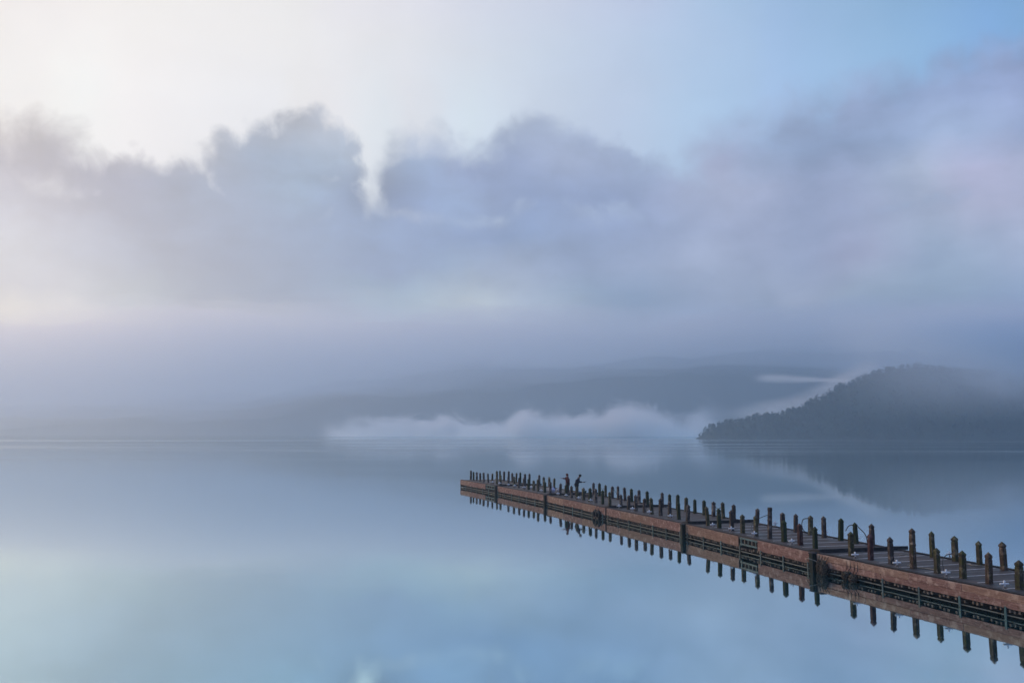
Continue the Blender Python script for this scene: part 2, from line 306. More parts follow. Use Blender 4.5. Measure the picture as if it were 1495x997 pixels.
UPPER = [
  [(0.772, 0.821, 0.837), (0.872, 0.916, 0.924), (0.958, 1.069, 1.037), (1.034, 1.200, 1.118), (1.200, 1.200, 1.200), (1.200, 1.200, 1.200), (1.007, 0.974, 0.937), (0.991, 0.967, 0.946), (0.930, 0.979, 0.983), (0.900, 0.893, 0.895), (0.862, 0.948, 1.002), (0.838, 0.935, 1.021), (0.719, 0.789, 0.872), (0.652, 0.737, 0.854), (0.612, 0.712, 0.864), (0.568, 0.725, 0.909), (0.522, 0.726, 0.955), (0.476, 0.682, 0.947), (0.444, 0.691, 1.094), (0.417, 0.695, 1.200), (0.368, 0.673, 1.200), (0.286, 0.592, 1.103), (0.228, 0.504, 0.849)],
  [(0.772, 0.821, 0.837), (0.872, 0.916, 0.924), (0.958, 1.069, 1.037), (1.034, 1.200, 1.118), (1.200, 1.200, 1.200), (1.200, 1.200, 1.200), (1.007, 0.974, 0.937), (0.991, 0.967, 0.946), (0.930, 0.979, 0.983), (0.900, 0.893, 0.895), (0.862, 0.948, 1.002), (0.838, 0.935, 1.021), (0.719, 0.789, 0.872), (0.652, 0.737, 0.854), (0.612, 0.712, 0.864), (0.568, 0.725, 0.909), (0.522, 0.726, 0.955), (0.476, 0.682, 0.947), (0.444, 0.691, 1.094), (0.417, 0.695, 1.200), (0.368, 0.673, 1.200), (0.286, 0.592, 1.103), (0.228, 0.504, 0.849)],
  [(0.772, 0.821, 0.837), (0.872, 0.916, 0.924), (0.958, 1.069, 1.037), (1.034, 1.200, 1.118), (1.200, 1.200, 1.200), (1.200, 1.200, 1.200), (1.007, 0.974, 0.937), (0.991, 0.967, 0.946), (0.930, 0.979, 0.983), (0.900, 0.893, 0.895), (0.862, 0.948, 1.002), (0.838, 0.935, 1.021), (0.719, 0.789, 0.872), (0.652, 0.737, 0.854), (0.612, 0.712, 0.864), (0.568, 0.725, 0.909), (0.522, 0.726, 0.955), (0.476, 0.682, 0.947), (0.444, 0.691, 1.094), (0.417, 0.695, 1.200), (0.368, 0.673, 1.200), (0.286, 0.592, 1.103), (0.228, 0.505, 0.849)],
  [(0.756, 0.758, 0.762), (0.841, 0.840, 0.852), (0.918, 0.915, 0.901), (0.949, 0.940, 0.914), (0.984, 0.968, 0.942), (1.000, 0.974, 0.940), (1.007, 0.974, 0.937), (0.991, 0.967, 0.946), (0.958, 0.937, 0.929), (0.900, 0.893, 0.895), (0.832, 0.851, 0.882), (0.783, 0.829, 0.885), (0.719, 0.789, 0.872), (0.652, 0.737, 0.854), (0.612, 0.712, 0.864), (0.566, 0.703, 0.894), (0.515, 0.690, 0.921), (0.476, 0.682, 0.947), (0.444, 0.691, 1.094), (0.417, 0.695, 1.200), (0.368, 0.673, 1.200), (0.286, 0.592, 1.103), (0.228, 0.505, 0.849)],
  [(0.756, 0.758, 0.762), (0.841, 0.840, 0.852), (0.918, 0.915, 0.901), (0.949, 0.940, 0.914), (0.984, 0.968, 0.942), (1.000, 0.974, 0.940), (1.007, 0.974, 0.937), (0.967, 0.925, 0.946), (0.966, 0.927, 0.966), (0.914, 0.882, 0.940), (0.845, 0.837, 0.916), (0.793, 0.803, 0.896), (0.738, 0.761, 0.865), (0.674, 0.703, 0.841), (0.603, 0.644, 0.812), (0.564, 0.628, 0.821), (0.515, 0.690, 0.921), (0.476, 0.682, 0.947), (0.444, 0.691, 1.094), (0.417, 0.695, 1.200), (0.368, 0.673, 1.200), (0.286, 0.592, 1.103), (0.228, 0.505, 0.849)]]
# rounded heaps along the top of the cloud bank: azimuth, elevation, radius, softness in degrees
LOBES = [(-31.76, 15.08, 2.72, 0.91), (-28.9, 15.88, 2.6, 0.87), (-26.31, 14.57, 2.17, 0.75), (-23.45, 13.81, 2.95, 0.47), (-20.51, 13.68, 3.2, 0.48), (-17.74, 15.89, 2.6, 0.41), (-15.47, 16.98, 2.54, 0.49), (-13.77, 17.36, 2.89, 0.41), (-11.94, 17.22, 2.09, 0.33), (-11.54, 15.22, 1.69, 0.42), (-5.69, 16.22, 3.43, 0.86), (-7.04, 15.92, 2.14, 0.51), (-10.61, 16.54, 1.43, 0.3), (-3.06, 15.07, 3.29, 0.95), (-1.02, 15.52, 3.11, 0.78), (1.94, 16.8, 3.68, 0.69), (4.66, 16.25, 2.83, 0.51), (6.1, 16.21, 2.48, 0.43), (9.34, 14.81, 2.55, 0.59), (12.8, 13.03, 4.17, 1.08), (15.63, 15.18, 4.65, 1.21), (19.17, 15.44, 5.16, 1.17), (23.37, 16.38, 4.92, 0.97), (27.53, 17.11, 4.66, 0.92), (31.04, 17.2, 4.76, 0.87), (34.31, 16.9, 5.08, 0.89), (-34.62, 14.33, 3.01, 0.87), (-18.23, 12.08, 4.31, 1.48), (-14.09, 13.17, 4.54, 1.51), (-10.82, 11.61, 3.78, 1.29), (-7.75, 12.28, 3.3, 1.3), (-3.94, 11.57, 4.82, 1.75), (2.37, 12.68, 5.13, 1.74), (7.52, 11.85, 4.3, 1.72), (-13.18, 14.62, 3.53, 0.92), (-11.08, 13.88, 2.39, 0.77), (-19.57, 13.1, 3.72, 1.05), (-22.43, 12.37, 3.56, 1.03), (-16.02, 14.11, 3.31, 0.83)]
LEFTC = (.66, .62, .58); LEFTB = (.42, .43, .48); BACKC = (.13, .17, .36); RIGHTB = (.17, .23, .48); RIGHTC = (.28, .35, .58)

def build_world():
    w = bpy.data.worlds.new('World'); scene.world = w; w.use_nodes = True
    t = NT(w.node_tree)
    D = t.coord('Generated')
    # slow warp of the direction gives the cloud edges their lumps
    w1 = t.vmath('SUBTRACT', t.noise(D, 9.0, 6, .55, col=True), (.5, .5, .5))
    w2 = t.vmath('SUBTRACT', t.noise(D, 34.0, 4, .6, col=True), (.5, .5, .5))
    w3 = t.vmath('SUBTRACT', t.noise(D, 16.0, 4, .5, .3, col=True), (.5, .5, .5))
    wf = t.vmath('ADD', t.vmath('ADD', t.vmath('SCALE', w1, scale=.045), t.vmath('SCALE', w3, scale=.018)), t.vmath('SCALE', w2, scale=.010))
    s0 = t.sep(D)
    horiz = t.rng(s0[2], .02, .16)              # calmer towards the horizon
    Dw = t.vmath('NORMALIZE', t.vmath('ADD', D, t.vmath('SCALE', wf, scale=horiz)))
    s = t.sep(Dw)
    az = t.math('MULTIPLY', t.math('ARCTAN2', s[0], s[1]), 180/math.pi)
    el = t.math('MULTIPLY', t.math('ARCSINE', s[2]), 180/math.pi)
    u = t.math('ADD', t.math('DIVIDE', az, 360.0), .5)
    def row(cols):
        st = [(0.0, BACKC), ((-100+180)/360, LEFTB), ((-52+180)/360, LEFTC)]
        st += [((a+180)/360, c) for a, c in zip(AZ, cols)]
        st += [((55+180)/360, RIGHTC), ((100+180)/360, RIGHTB), (1.0, BACKC)]
        return t.ramp(u, st, 'CARDINAL')
    def stack(els, rows):
        c = row(rows[0])
        for i in range(1, len(els)):
            c = t.mix(t.rng(el, els[i-1], els[i], interp='LINEAR'), c, row(rows[i]))
        return c
    def dome(scale, k):
        # rounded heaps: distance to scattered centres
        v = t.n('ShaderNodeTexVoronoi', feature='F1', voronoi_dimensions='3D')
        q = t.vmath('ADD', D, t.vmath('SCALE', w1, scale=.05))
        t.put(v.inputs['Vector'], t.vmath('ADD', q, (k*3.1, k*1.7, k*.9)))
        v.inputs['Scale'].default_value = scale
        return t.rng(v.outputs['Distance'], .85, .0, 0, 1, 'SMOOTHSTEP')
    cloud = stack(CE, CLOUD)
    upper = stack(UE, UPPER)
    # clear blue patch: the Nishita sky itself shows through the thin upper veil
    sky = t.n('ShaderNodeTexSky', sky_type='NISHITA', sun_disc=False, sun_elevation=SUN_EL, sun_rotation=SUN_AZ)
    sky.air_density = 1.0; sky.dust_density = .6; sky.ozone_density = 1.5
    clear = t.math('MULTIPLY', t.rng(az, 8, 26), t.rng(el, 17, 27))
    veil = t.math('SUBTRACT', 1.0, t.math('MULTIPLY', clear, .45))
    SK = .10                                      # background strength
    sky_part = t.vmath('SCALE', sky.outputs[0], scale=SK)
    upper = t.mix(veil, sky_part, upper)
    # faint high structure
    hn = t.noise(t.vmath('MULTIPLY', Dw, (1, 1, 2.2)), 5.0, 5, .55)
    hv = t.rng(hn, .3, .7, .975, 1.02)
    upper = t.vmath('SCALE', upper, scale=hv)
    # body detail
    n1 = t.noise(t.vmath('MULTIPLY', Dw, (1, 1, 1.7)), 7.0, 6, .55)
    n2 = t.noise(t.vmath('MULTIPLY', D, (1, 1, 2.4)), 20.0, 5, .55)
    nv = t.math('ADD', t.rng(n1, .28, .72, -.17, .17), t.rng(n2, .28, .72, -.05, .05))
    hump = t.math('ADD', t.math('MULTIPLY', dome(7.0, 5), .6), t.math('MULTIPLY', dome(15.0, 6), .4))
    nv = t.math('ADD', nv, t.math('MULTIPLY', t.math('SUBTRACT', hump, .5), .46))
    nv = t.math('ADD', 1.0, t.math('MULTIPLY', nv, t.rng(el, 2, 9)))
    cloud = t.vmath('SCALE', cloud, scale=nv)
    # edges of the heaps: fine lumps pushed into the distance to each heap's centre
    f1 = t.noise(D, 24.0, 5, .6, .4); f2 = t.noise(D, 9.0, 3, .5)
    bil = t.math('ADD', t.math('MULTIPLY', t.math('SUBTRACT', dome(26.0, 1), .5), .65), t.math('MULTIPLY', t.math('SUBTRACT', dome(58.0, 2), .5), .3))
    push = t.math('ADD', bil, t.math('ADD', t.math('MULTIPLY', t.math('SUBTRACT', f1, .5), 2.6), t.math('MULTIPLY', t.math('SUBTRACT', f2, .5), 2.0)))
    el0 = t.math('MULTIPLY', t.math('ARCSINE', s0[2]), 180/math.pi)
    cmask = t.rng(t.math('ADD', el0, t.math('MULTIPLY', push, -.8)), 16.2, 13.2)
    for la, le, lr, ls in LOBES:
        cdir = (math.sin(R(la))*math.cos(R(le)), math.cos(R(la))*math.cos(R(le)), math.sin(R(le)))
        nd = t.n('ShaderNodeVectorMath', operation='DOT_PRODUCT'); t.put(nd.inputs[0], D); nd.inputs[1].default_value = cdir
        dg = t.math('MULTIPLY', t.math('ARCCOSINE', t.math('MINIMUM', nd.outputs['Value'], .999999)), 180/math.pi)
        cmask = t.math('SMOOTH_MAX', cmask, t.rng(t.math('SUBTRACT', dg, push), lr+1.4*ls+.1, lr-1.9*ls-.1), .18)
    cmask = t.math('MINIMUM', cmask, 1.0)
    # behind and far to the sides one even cloud cover
    side = t.math('MAXIMUM', t.rng(az, 40, 60), t.rng(az, -40, -60))
    col = t.mix(cmask, upper, cloud)
    col = t.mix(t.math('MULTIPLY', side, t.rng(el, 20, 50, 1, .5)), col, cloud)
    zen = t.rng(el0, 32, 62)
    col = t.mix(zen, col, rgb(.32, .48, .76))
    bg = t.n('ShaderNodeBackground'); bg.inputs['Strength'].default_value = SK
    t.put(bg.inputs['Color'], t.vmath('SCALE', col, scale=1.0/SK))
    o = t.n('ShaderNodeOutputWorld'); t.t.links.new(bg.outputs[0], o.inputs['Surface'])
    w.cycles.sampling_method = 'MANUAL'; w.cycles.sample_map_resolution = 512
build_world()

sl = bpy.data.lights.new('sun', 'SUN'); sl.energy = SUNE = 1.5; sl.angle = R(14); sl.color = (1.0, .56, .29)
sun = link(bpy.data.objects.new('sun', sl))
sdir = Vector((math.sin(SUN_AZ)*math.cos(SUN_EL), math.cos(SUN_AZ)*math.cos(SUN_EL), math.sin(SUN_EL)))
sun.rotation_euler = (-sdir).to_track_quat('-Z', 'Y').to_euler(); sun.location = sdir*60

# ------------------------------------------------------------------ water, mountains, haze
def sheet(name, x0, x1, y0, y1, z, m):
    o = MB().add([(x0, y0, z), (x1, y0, z), (x1, y1, z), (x0, y1, z)], [(0, 1, 2, 3)]).build(name, m)
    return o
lake = tag(sheet('water', -2900, 2900, -80, 3000, 0, M['water']), 'smooth pale blue lake mirroring the clouds', 'lake', kind='structure')

def interp(x, pts):
    if x <= pts[0][0]: return pts[0][1]
    for (a, b), (c, d) in zip(pts, pts[1:]):
        if a <= x <= c:
            k = (x-a)/(c-a); k = k*k*(3-2*k); return b+(d-b)*k
    return pts[-1][1]

def heightfield(name, xs, ys, fz, m):
    vs = [(x, y, fz(x, y)) for y in ys for x in xs]; n = len(xs)
    fs = [(j*n+i, j*n+i+1, (j+1)*n+i+1, (j+1)*n+i) for j in range(len(ys)-1) for i in range(n-1)]
    return MB().add(vs, fs, True).build(name, m)

def mount_z(x, y):
    shore = interp(x, [(-1300, 2450), (-700, 2300), (0, 2050), (500, 1700), (1000, 1650), (2600, 1700)])
    k = (y-shore)/560.0
    if k <= 0: return -3 + k*6
    rid = interp(x, [(-2600, 265), (-1400, 250), (-700, 255), (-200, 240), (250, 250), (800, 245), (1500, 260), (2600, 250)])
    k = min(k, 1.2)
    base = rid*(math.sin(min(k, 1)*math.pi/2)**.9)
    nz = mnoise.fractal(Vector((x*.0022, y*.0022, 3.1)), 1.0, 2.0, 5)
    nf = mnoise.fractal(Vector((x*.012, y*.012, 9.1)), 1.0, 2.0, 4)
    return max(-2, base*(1+.15*nz) + 7*nf*min(1, k*3))
mt = heightfield('mountains', [-2800+40*i for i in range(141)], [1600+26*i for i in range(54)], mount_z, M['mountain'])
tag(mt, 'long dark mountain flank across the lake, its top lost in cloud', 'mountains', kind='structure')

def volume_mat(name, density, color, aniso=0.0):
    m, t = mat(name)
    p = t.n('ShaderNodeVolumePrincipled')
    p.inputs['Color'].default_value = rgb(*color); p.inputs['Anisotropy'].default_value = aniso
    dn = density(t) if callable(density) else density
    t.put(p.inputs['Density'], dn)
    t.out(vol=p.outputs[0])
    return m

HAZE_D = 0.00053
hz = MB().box(-3100, 3100, -160, 3150, -4, 325).build('haze', volume_mat('haze_air', HAZE_D, (.68, .85, 1.0), 0.68))
tag(hz, 'pale morning haze over the whole lake', 'haze', kind='stuff')

def cloud_slab(lift, y0, ztop, amp):
    nx, ny = 150, 24; v = []; f = []
    x0, x1, y1 = -2700, 2700, 2420
    for top in (0, 1):
        for j in range(ny):
            for i in range(nx):
                x = x0+(x1-x0)*i/(nx-1); y = y0+(y1-y0)*j/(ny-1)
                nz = mnoise.fractal(Vector((x*.0034, y*.0034, 4.4+top*7+lift)), 1.0, 2.0, 5)
                if top: z = ztop + 40*mnoise.fractal(Vector((x*.0040, y*.0030, 21.3+lift)), 1.0, 2.0, 5)
                else: z = interp(x, [(-1400, 38), (-800, 62), (-350, 112), (0, 138), (500, 140), (1000, 140)]) + lift + amp*nz
                v.append((x, y, z))
    n = nx*ny
    for j in range(ny-1):
        for i in range(nx-1):
            a = j*nx+i
            f.append((a, a+nx, a+nx+1, a+1)); b = a+n; f.append((b, b+1, b+nx+1, b+nx))
    per = [i for i in range(nx)] + [j*nx+nx-1 for j in range(1, ny)] + [(ny-1)*nx+i for i in range(nx-2, -1, -1)] + [j*nx for j in range(ny-2, 0, -1)]
    for a, b in zip(per, per[1:]+per[:1]): f.append((a, b, b+n, a+n))
    return MB().add(v, f)
lc = cloud_slab(-18, 1400, 225, 30).build('low_cloud', volume_mat('thin_cloud_vapour', 0.0019, (.82, .895, .98), .40))
tag(lc, 'thin soft lower veil of cloud on the mountain flank', 'cloud', kind='stuff')
lc2 = cloud_slab(38, 1680, 242, 28).build('low_cloud', volume_mat('low_cloud_vapour', 0.0055, (.82, .895, .98), .40))
tag(lc2, 'thick grey low cloud hiding the mountain tops across the lake', 'cloud', kind='stuff')

# bank of white fog lying on the far water
def fog_density(t):
    oc = t.coord('Object'); s = t.sep(oc)
    lump = t.noise(t.comb(t.math('MULTIPLY', s[0], .0095), t.math('MULTIPLY', s[1], .010), 0), 1.0, 4, .55, .5)
    top = t.math('ADD', t.rng(lump, .34, .68, 0, 34), t.rng(s[0], -60, 190, 0, 17))
    body = t.noise(t.vmath('MULTIPLY', oc, (.017, .02, .034)), 1.0, 7, .70, 1.1)
    h = t.math('SUBTRACT', t.math('ADD', top, t.math('MULTIPLY', t.math('SUBTRACT', body, .5), 92)), s[2])
    e = t.math('MULTIPLY', t.math('MULTIPLY', t.rng(s[0], -268, -120), t.rng(s[0], 308, 120)), t.rng(t.math('ABSOLUTE', s[1]), 98, 30))
    return t.math('MULTIPLY', t.math('MULTIPLY', t.rng(h, -4, 48), e), 0.3)
fog = MB().box(-310, 310, -100, 100, .3, 76).build('fog_bank', volume_mat('fog_bank_vapour', fog_density, (.995, .995, .995), .5), loc=(-4, 1260, 0))
tag(fog, 'white lumpy fog bank lying on the far water under the mountain', 'fog bank', kind='stuff')

# ------------------------------------------------------------------ wooded headland
RIDGE = [(1024, 640), (1028, 631), (1038, 622), (1075, 614), (1130, 607), (1165, 599), (1200, 583), (1240, 563), (1275, 548), (1305, 539), (1345, 534), (1380, 538), (1420, 543), (1495, 548), (1600, 552), (1750, 575), (1900, 640)]
def ridge_z(x, d=840.0):
    px = 747.5 + F*x/d
    return max(0.0, H + (632-interp(px, RIDGE))/F*d - 1.5)
def head_y0(x): return interp(x, [(176, 838), (186, 812), (215, 794), (300, 786), (600, 770), (900, 800)])
def head_z(x, y):
    r = ridge_z(x); y0 = head_y0(x)
    if y < y0: return -2 - (y0-y)*.1
    if y <= 846: k = (y-y0)/(846.0-y0+.01); z = r*math.sin(min(1, k)*math.pi/2)**1.1
    else: z = r*max(0, math.cos(min(1, (y-846)/(18+2.6*r))*math.pi/2))
    return z - .3 + 1.6*mnoise.noise(Vector((x*.05, y*.05, 2)))*min(1, z/8)
hl = heightfield('headland', [172+5.5*i for i in range(132)], [762+6*i for i in range(56)], head_z, M['earth'])
tag(hl, 'dark wooded headland sloping down to the water', 'headland', kind='structure')

def crown_faces(mb, c, rx, rz, n, rnd):
    for _ in range(n):
        while True:
            d = Vector((rnd.uniform(-1, 1), rnd.uniform(-1, 1), rnd.uniform(-1, 1)))
            if .15 < d.length < 1: break
        k = 1 - .35*max(0, d.z)
        p = Vector(c) + Vector((d.x*rx*k, d.y*rx*k, d.z*rz))
        s = rx*rnd.uniform(.22, .42)
        a = Vector((rnd.gauss(0, 1), rnd.gauss(0, 1), rnd.gauss(0, 1))).normalized()
        b = a.orthogonal().normalized(); e = a.cross(b)
        mb.add([p+b*s, p-b*s*.6+e*s*.8, p-b*s*.6-e*s*.8, ], [(0, 1, 2)])

rnd = random.Random(11)
wood_mb = MB()
cnt = 0
while cnt < 3000:
    x = rnd.uniform(178, 640) if rnd.random() < .93 else rnd.uniform(640, 860); y = rnd.uniform(764, 862)
    z = head_z(x, y)
    if z < .3: continue
    big = rnd.uniform(1.5, 2.9)*(1.0 if x > 230 else .8)
    crown_faces(wood_mb, (x, y, z+big*1.0), big*.9, big*1.25, 24, rnd); cnt += 1
fo = wood_mb.build('forest', M['leaf']); tag(fo, 'dense dark forest covering the foggy headland', 'forest', kind='stuff')

def make_tree(seed, h):
    r = random.Random(seed)
    root = empty('ridge_tree')
    tb = MB().tube([(0, 0, -.6), (.05, 0, h*.4), (.1*r.uniform(-1, 1), 0, h*.8)], [.16, .12, .04], 7)
    for k in range(4):
        a = r.uniform(0, 6.28); z = h*r.uniform(.35, .7)
        tb.tube([(0.03, 0, z), (math.cos(a)*h*.2, math.sin(a)*h*.2, z+h*.13)], [.06, .02], 5)
    tb.build('trunk', M['bark'], root)
    cb = MB()
    for k in range(7):
        a = r.uniform(0, 6.28); q = r.uniform(.0, .24)*h
        crown_faces(cb, (math.cos(a)*q, math.sin(a)*q, h*r.uniform(.5, .92)), h*r.uniform(.12, .2), h*r.uniform(.1, .17), 46, r)
    cb.build('crown', M['leaf'], root)
    return root
protos = [make_tree(s, h) for s, h in ((1, 5.2), (2, 6.2), (3, 4.6), (4, 5.6))]
TX = [178, 181, 185, 190, 196, 203, 211, 218, 226, 233, 240, 247, 252, 257, 263, 268, 274, 280, 287, 295, 303, 312, 322, 331, 340, 350, 360, 371]
for i, x in enumerate(TX):
    o = protos[i] if i < 4 else copy_tree(protos[i % 4])
    y = 842 + rnd.uniform(-3, 3); z = head_z(x, y)
    o.location = (x, y, max(0, z) + .2); o.rotation_euler.z = rnd.uniform(0, 6.28)
    k = rnd.uniform(.75, 1.1); o.scale = (k, k, k)
    if i < 3: tag(o, 'dark tree at the headland tip, leaning out over the water', 'tree', 'trees at the headland tip')
    elif i < 20: tag(o, 'small tree outlined on the low ridge of the headland', 'tree', 'trees on the headland ridge')
    else: tag(o, 'small tree outlined where the headland ridge climbs steeply', 'tree', 'trees on the climbing ridge')

# mist clinging behind the headland ridge and over its high shoulder
def mist_density(t):
    s = t.sep(t.coord('Object'))
    fc = t.n('ShaderNodeFloatCurve'); cm = fc.mapping.curves[0]
    pts = [(k/12.0, (ridge_z(180 + (420-180)*k/12.0, 840)*1.13)/100.0) for k in range(13)]
    cm.points[0].location = pts[0]; cm.points[1].location = pts[-1]
    for p in pts[1:-1]: cm.points.new(*p)
    fc.mapping.update()
    x = s[0]
    t.put(fc.inputs['Value'], t.rng(t.math('MULTIPLY', x, 840/945.0), 180, 420, interp='LINEAR'))
    ln = t.math('MULTIPLY', fc.outputs[0], 100.0)
    nz = t.noise(t.vmath('MULTIPLY', t.coord('Object'), (.03, .03, .07)), 1.0, 4, .6, .5)
    g1 = t.rng(t.math('ABSOLUTE', t.math('SUBTRACT', s[2], t.math('ADD', ln, 6.0))), 15, 0)
    g1 = t.math('MULTIPLY', g1, t.math('MULTIPLY', t.rng(x, 215, 290), t.rng(x, 410, 380)))
    l2 = t.math('ADD', 64.5, t.math('MULTIPLY', t.math('SUBTRACT', x, 300), -.035))
    wdt = t.rng(x, 300, 345, 6.5, 3.0)
    g2 = t.rng(t.math('DIVIDE', t.math('ABSOLUTE', t.math('SUBTRACT', s[2], l2)), wdt), 1, 0)
    g2 = t.math('MULTIPLY', g2, t.math('MULTIPLY', t.rng(x, 262, 285), t.rng(x, 385, 365)))
    return t.math('MULTIPLY', t.math('ADD', t.math('MULTIPLY', g1, 1.0), g2), t.math('MULTIPLY', t.rng(nz, .3, .6, .35, 1), 0.03))
ms = MB().box(190, 440, 950, 985, .3, 92).build('mist_streak', volume_mat('mist_vapour', mist_density, (.985, .99, .995), .2))
tag(ms, 'thin white mist streak clinging behind the headland slope', 'mist', kind='stuff')

def cap_density(t):
    s = t.sep(t.coord('Object'))
    nz = t.noise(t.vmath('MULTIPLY', t.coord('Object'), (.016, .016, .026)), 1.0, 5, .6, .9)
    q = t.math('ADD', t.math('MULTIPLY', t.math('SUBTRACT', nz, .5), 50), s[2])
    thr = t.rng(s[0], 330, 440, 70, 40)
    h = t.math('MAXIMUM', t.rng(t.math('SUBTRACT', q, thr), -18, 30), t.rng(s[2], 9, 66, 0, .22))
    e = t.math('MULTIPLY', t.rng(s[0], 235, 380), t.math('MULTIPLY', t.rng(s[2], 118, 84), t.rng(s[2], 6.5, 20)))
    return t.math('MULTIPLY', t.math('MULTIPLY', h, e), 0.05)
cp = MB().box(230, 760, 680, 756, 6, 120).build('cloud_cap', volume_mat('cloud_cap_vapour', cap_density, (.88, .94, 1.0), .2))
tag(cp, 'ragged grey cloud drifting over the top of the headland', 'cloud', kind='stuff')

# ------------------------------------------------------------------ the floating pier
P = [(-5.19, 89.69), (-1.31, 79.22), (2.61, 67.54), (5.91, 56.21), (8.93, 46.36), (11.9, 35.35), (15.23, 24.66)]
W, ZD = 3.9, .72
def frame(i):
    a, b = Vector(P[i]), Vector(P[i+1]); u = (b-a).normalized(); n = Vector((-u.y, u.x)); return a, u, n, (b-a).length
def loc(i, t, o, z=ZD):
    a, u, n, L = frame(i); p = a+u*t+n*o; return (p.x, p.y, z)
def ang(i):
    u = frame(i)[1]; return math.atan2(u.y, u.x)

SEC_LABEL = ['outermost floating section of the red-brown pier, ending in open water',
    'floating pier section just beyond the two standing people',
    'floating pier section running from the two people to the tyre fender',
    'floating pier section between the tyre fender and the next guide pile',
    'floating pier section with a teal barred opening in its side boards',
    'nearest floating pier section, with doubled side boards and pale deck strips']
SEC_SHORT = ['outermost pier section', 'section beyond the people', 'section before the tyre fender', 'section after the tyre fender', 'section with teal opening', 'nearest pier section']
joist_me = None
for i in range(6):
    a, u, n, L = frame(i)
    root = empty('pier_section', (a.x, a.y, 0), ang(i))
    tag(root, SEC_LABEL[i], 'pier section', 'floating pier sections')
    x0, x1 = .05, L-.05
    MB().box(x0, x1, .025, W-.025, .63, .72, .012).build('deck', M['deck'], root)
    # outer beams along both edges, a hand higher than the planks
    MB().box(x0, x1, .03, .20, .723, .758, .008).build('edge_beam', M['plate'], root)
    MB().box(x0, x1, W-.20, W-.03, .723, .758, .008).build('edge_beam', M['plate'], root)
    # side boards
    gaps = {4: (5.55, 7.2), 0: (8.0, 10.6)}.get(i)
    runs = [(x0+.12, x1-.02)] if not gaps else [(x0+.12, gaps[0]), (gaps[1], x1-.02)]
    r2 = random.Random(40+i)
    def boards(z0, z1, yoff, lo, hi):
        for s0, s1 in runs:
            x = s0
            while x < s1-.05:
                ln = r2.uniform(lo, hi); e = min(x+ln, s1)
                if s1-e < .8: e = s1
                dz = r2.uniform(-.008, .008); dy = r2.uniform(-.006, .006)
                mm = M['fascia_tan'] if r2.random() < (.5 if i == 5 else .3) else M['fascia']
                o = MB().box(0, e-x-.008, -.022, .022, z0, z1, .006).build('side_board', mm, root, (x, yoff+dy, dz))
                o.rotation_euler.y = r2.uniform(-.0035, .0035)
                x = e
    if i == 5:
        boards(.492, .715, -.034, 2.2, 4.2); boards(.268, .484, -.028, 1.8, 3.4)
    else:
        boards(.268, .715, -.03, 2.0, 4.6)
    for s0, s1 in [(x0, x1)]:
        MB().box(s0, s1, W-.01, W+.03, .31, .715, .006).build('back_board', M['fascia'], root)
    if i == 0:
        MB().box(.0, .045, .03, W-.03, .02, .70, .006).build('end_board', M['beam'], root)
    # under-deck beams, floats, joists
    for yy in (.12, W-.22):
        MB().box(x0, x1, yy, yy+.10, .42, .628).build('under_beam', M['beam'], root)
    nf = 4
    for k in range(nf):
        q0 = x0+.03+(L-.16)*k/nf; q1 = q0+(L-.16)/nf-.05
        MB().box(q0, q1, .42, W-.42, -.45, .40, .05).build('float_drum', M['float'], root)
    if i >= 3:
        if joist_me is None:
            tmp = MB().box(-.04, .04, -.035, W-.15, .165, .262, .006).build('joist', M['joist'], root); joist_me = tmp.data; bpy.data.objects.remove(tmp)
        k = 0; x = x0+.25
        while x < x1-.15:
            o = inst('joist', joist_me, root, (x, .03 + r2.uniform(-.01, .01), r2.uniform(-.012, .012)), (0, 0, 0), (r2.uniform(.7, 1.25), 1, r2.uniform(.8, 1.1)))
            k += 1; x += .17 if k % 3 else .34
    # lower rail pipe and its brackets
    MB().tube([(x0+.1, -.05, .082), (L/2, -.052, .078), (x1-.1, -.05, .082)], .021, 8).build('rail_pipe', M['pipe'], root)
    nb = 7
    for k in range(nb):
        x = x0+.35+(L-.8)*k/(nb-1)
        mm = M['teal_bright'] if r2.random() < .3 else M['teal']
        br = MB().box(x-.042, x+.042, -.095, -.075, -.45, .33, .004).box(x-.05, x+.05, -.07, .0, .268, .288).build('bracket', mm, root)
    # teal barred opening
    if gaps:
        g0, g1 = gaps; fr = MB()
        fr.box(g0+.10, g1-.03, -.05, -.01, .625, .695, .004).box(g0+.10, g1-.10, -.05, -.01, .365, .435, .004)
        fr.box(g0+.17, g0+.24, -.052, -.008, .30, .70).build('opening_frame', M['teal_bright'], root)
        for k in range(4):
            q = g0+.5+(g1-g0-.7)*k/3
            MB().box(q-.03, q+.03, -.04, -.015, .436, .624).build('opening_bar', M['teal'] if k % 2 else M['joist'], root)
        MB().box(g0, g1, .03, .06, .32, .62).build('inner_board', M['beam'], root)
    # pale strips across the deck
    if i >= 4:
        x = .75 if i == 5 else 1.9
        while x < L-1.0:
            MB().box(x-.027, x+.027, .55, W-.35, .7205, .727).build('deck_strip', M['strip'], root)
            x += 1.115
    # raised plate bridging to the next section
    if i < 5:
        v = [(L-1.0, .12, .722), (L-1.0, W+.32, .722), (L+.10, .12, .722), (L+.10, W+.32, .722), (L-1.0, .12, .732), (L-1.0, W+.32, .732), (L+.10, .12, .865), (L+.10, W+.32, .865)]
        MB().add(v, [(0, 1, 3, 2), (4, 6, 7, 5), (2, 3, 7, 6), (0, 2, 6, 4), (1, 5, 7, 3), (0, 4, 5, 1)]).build('bridging_plate', M['plate'], root)

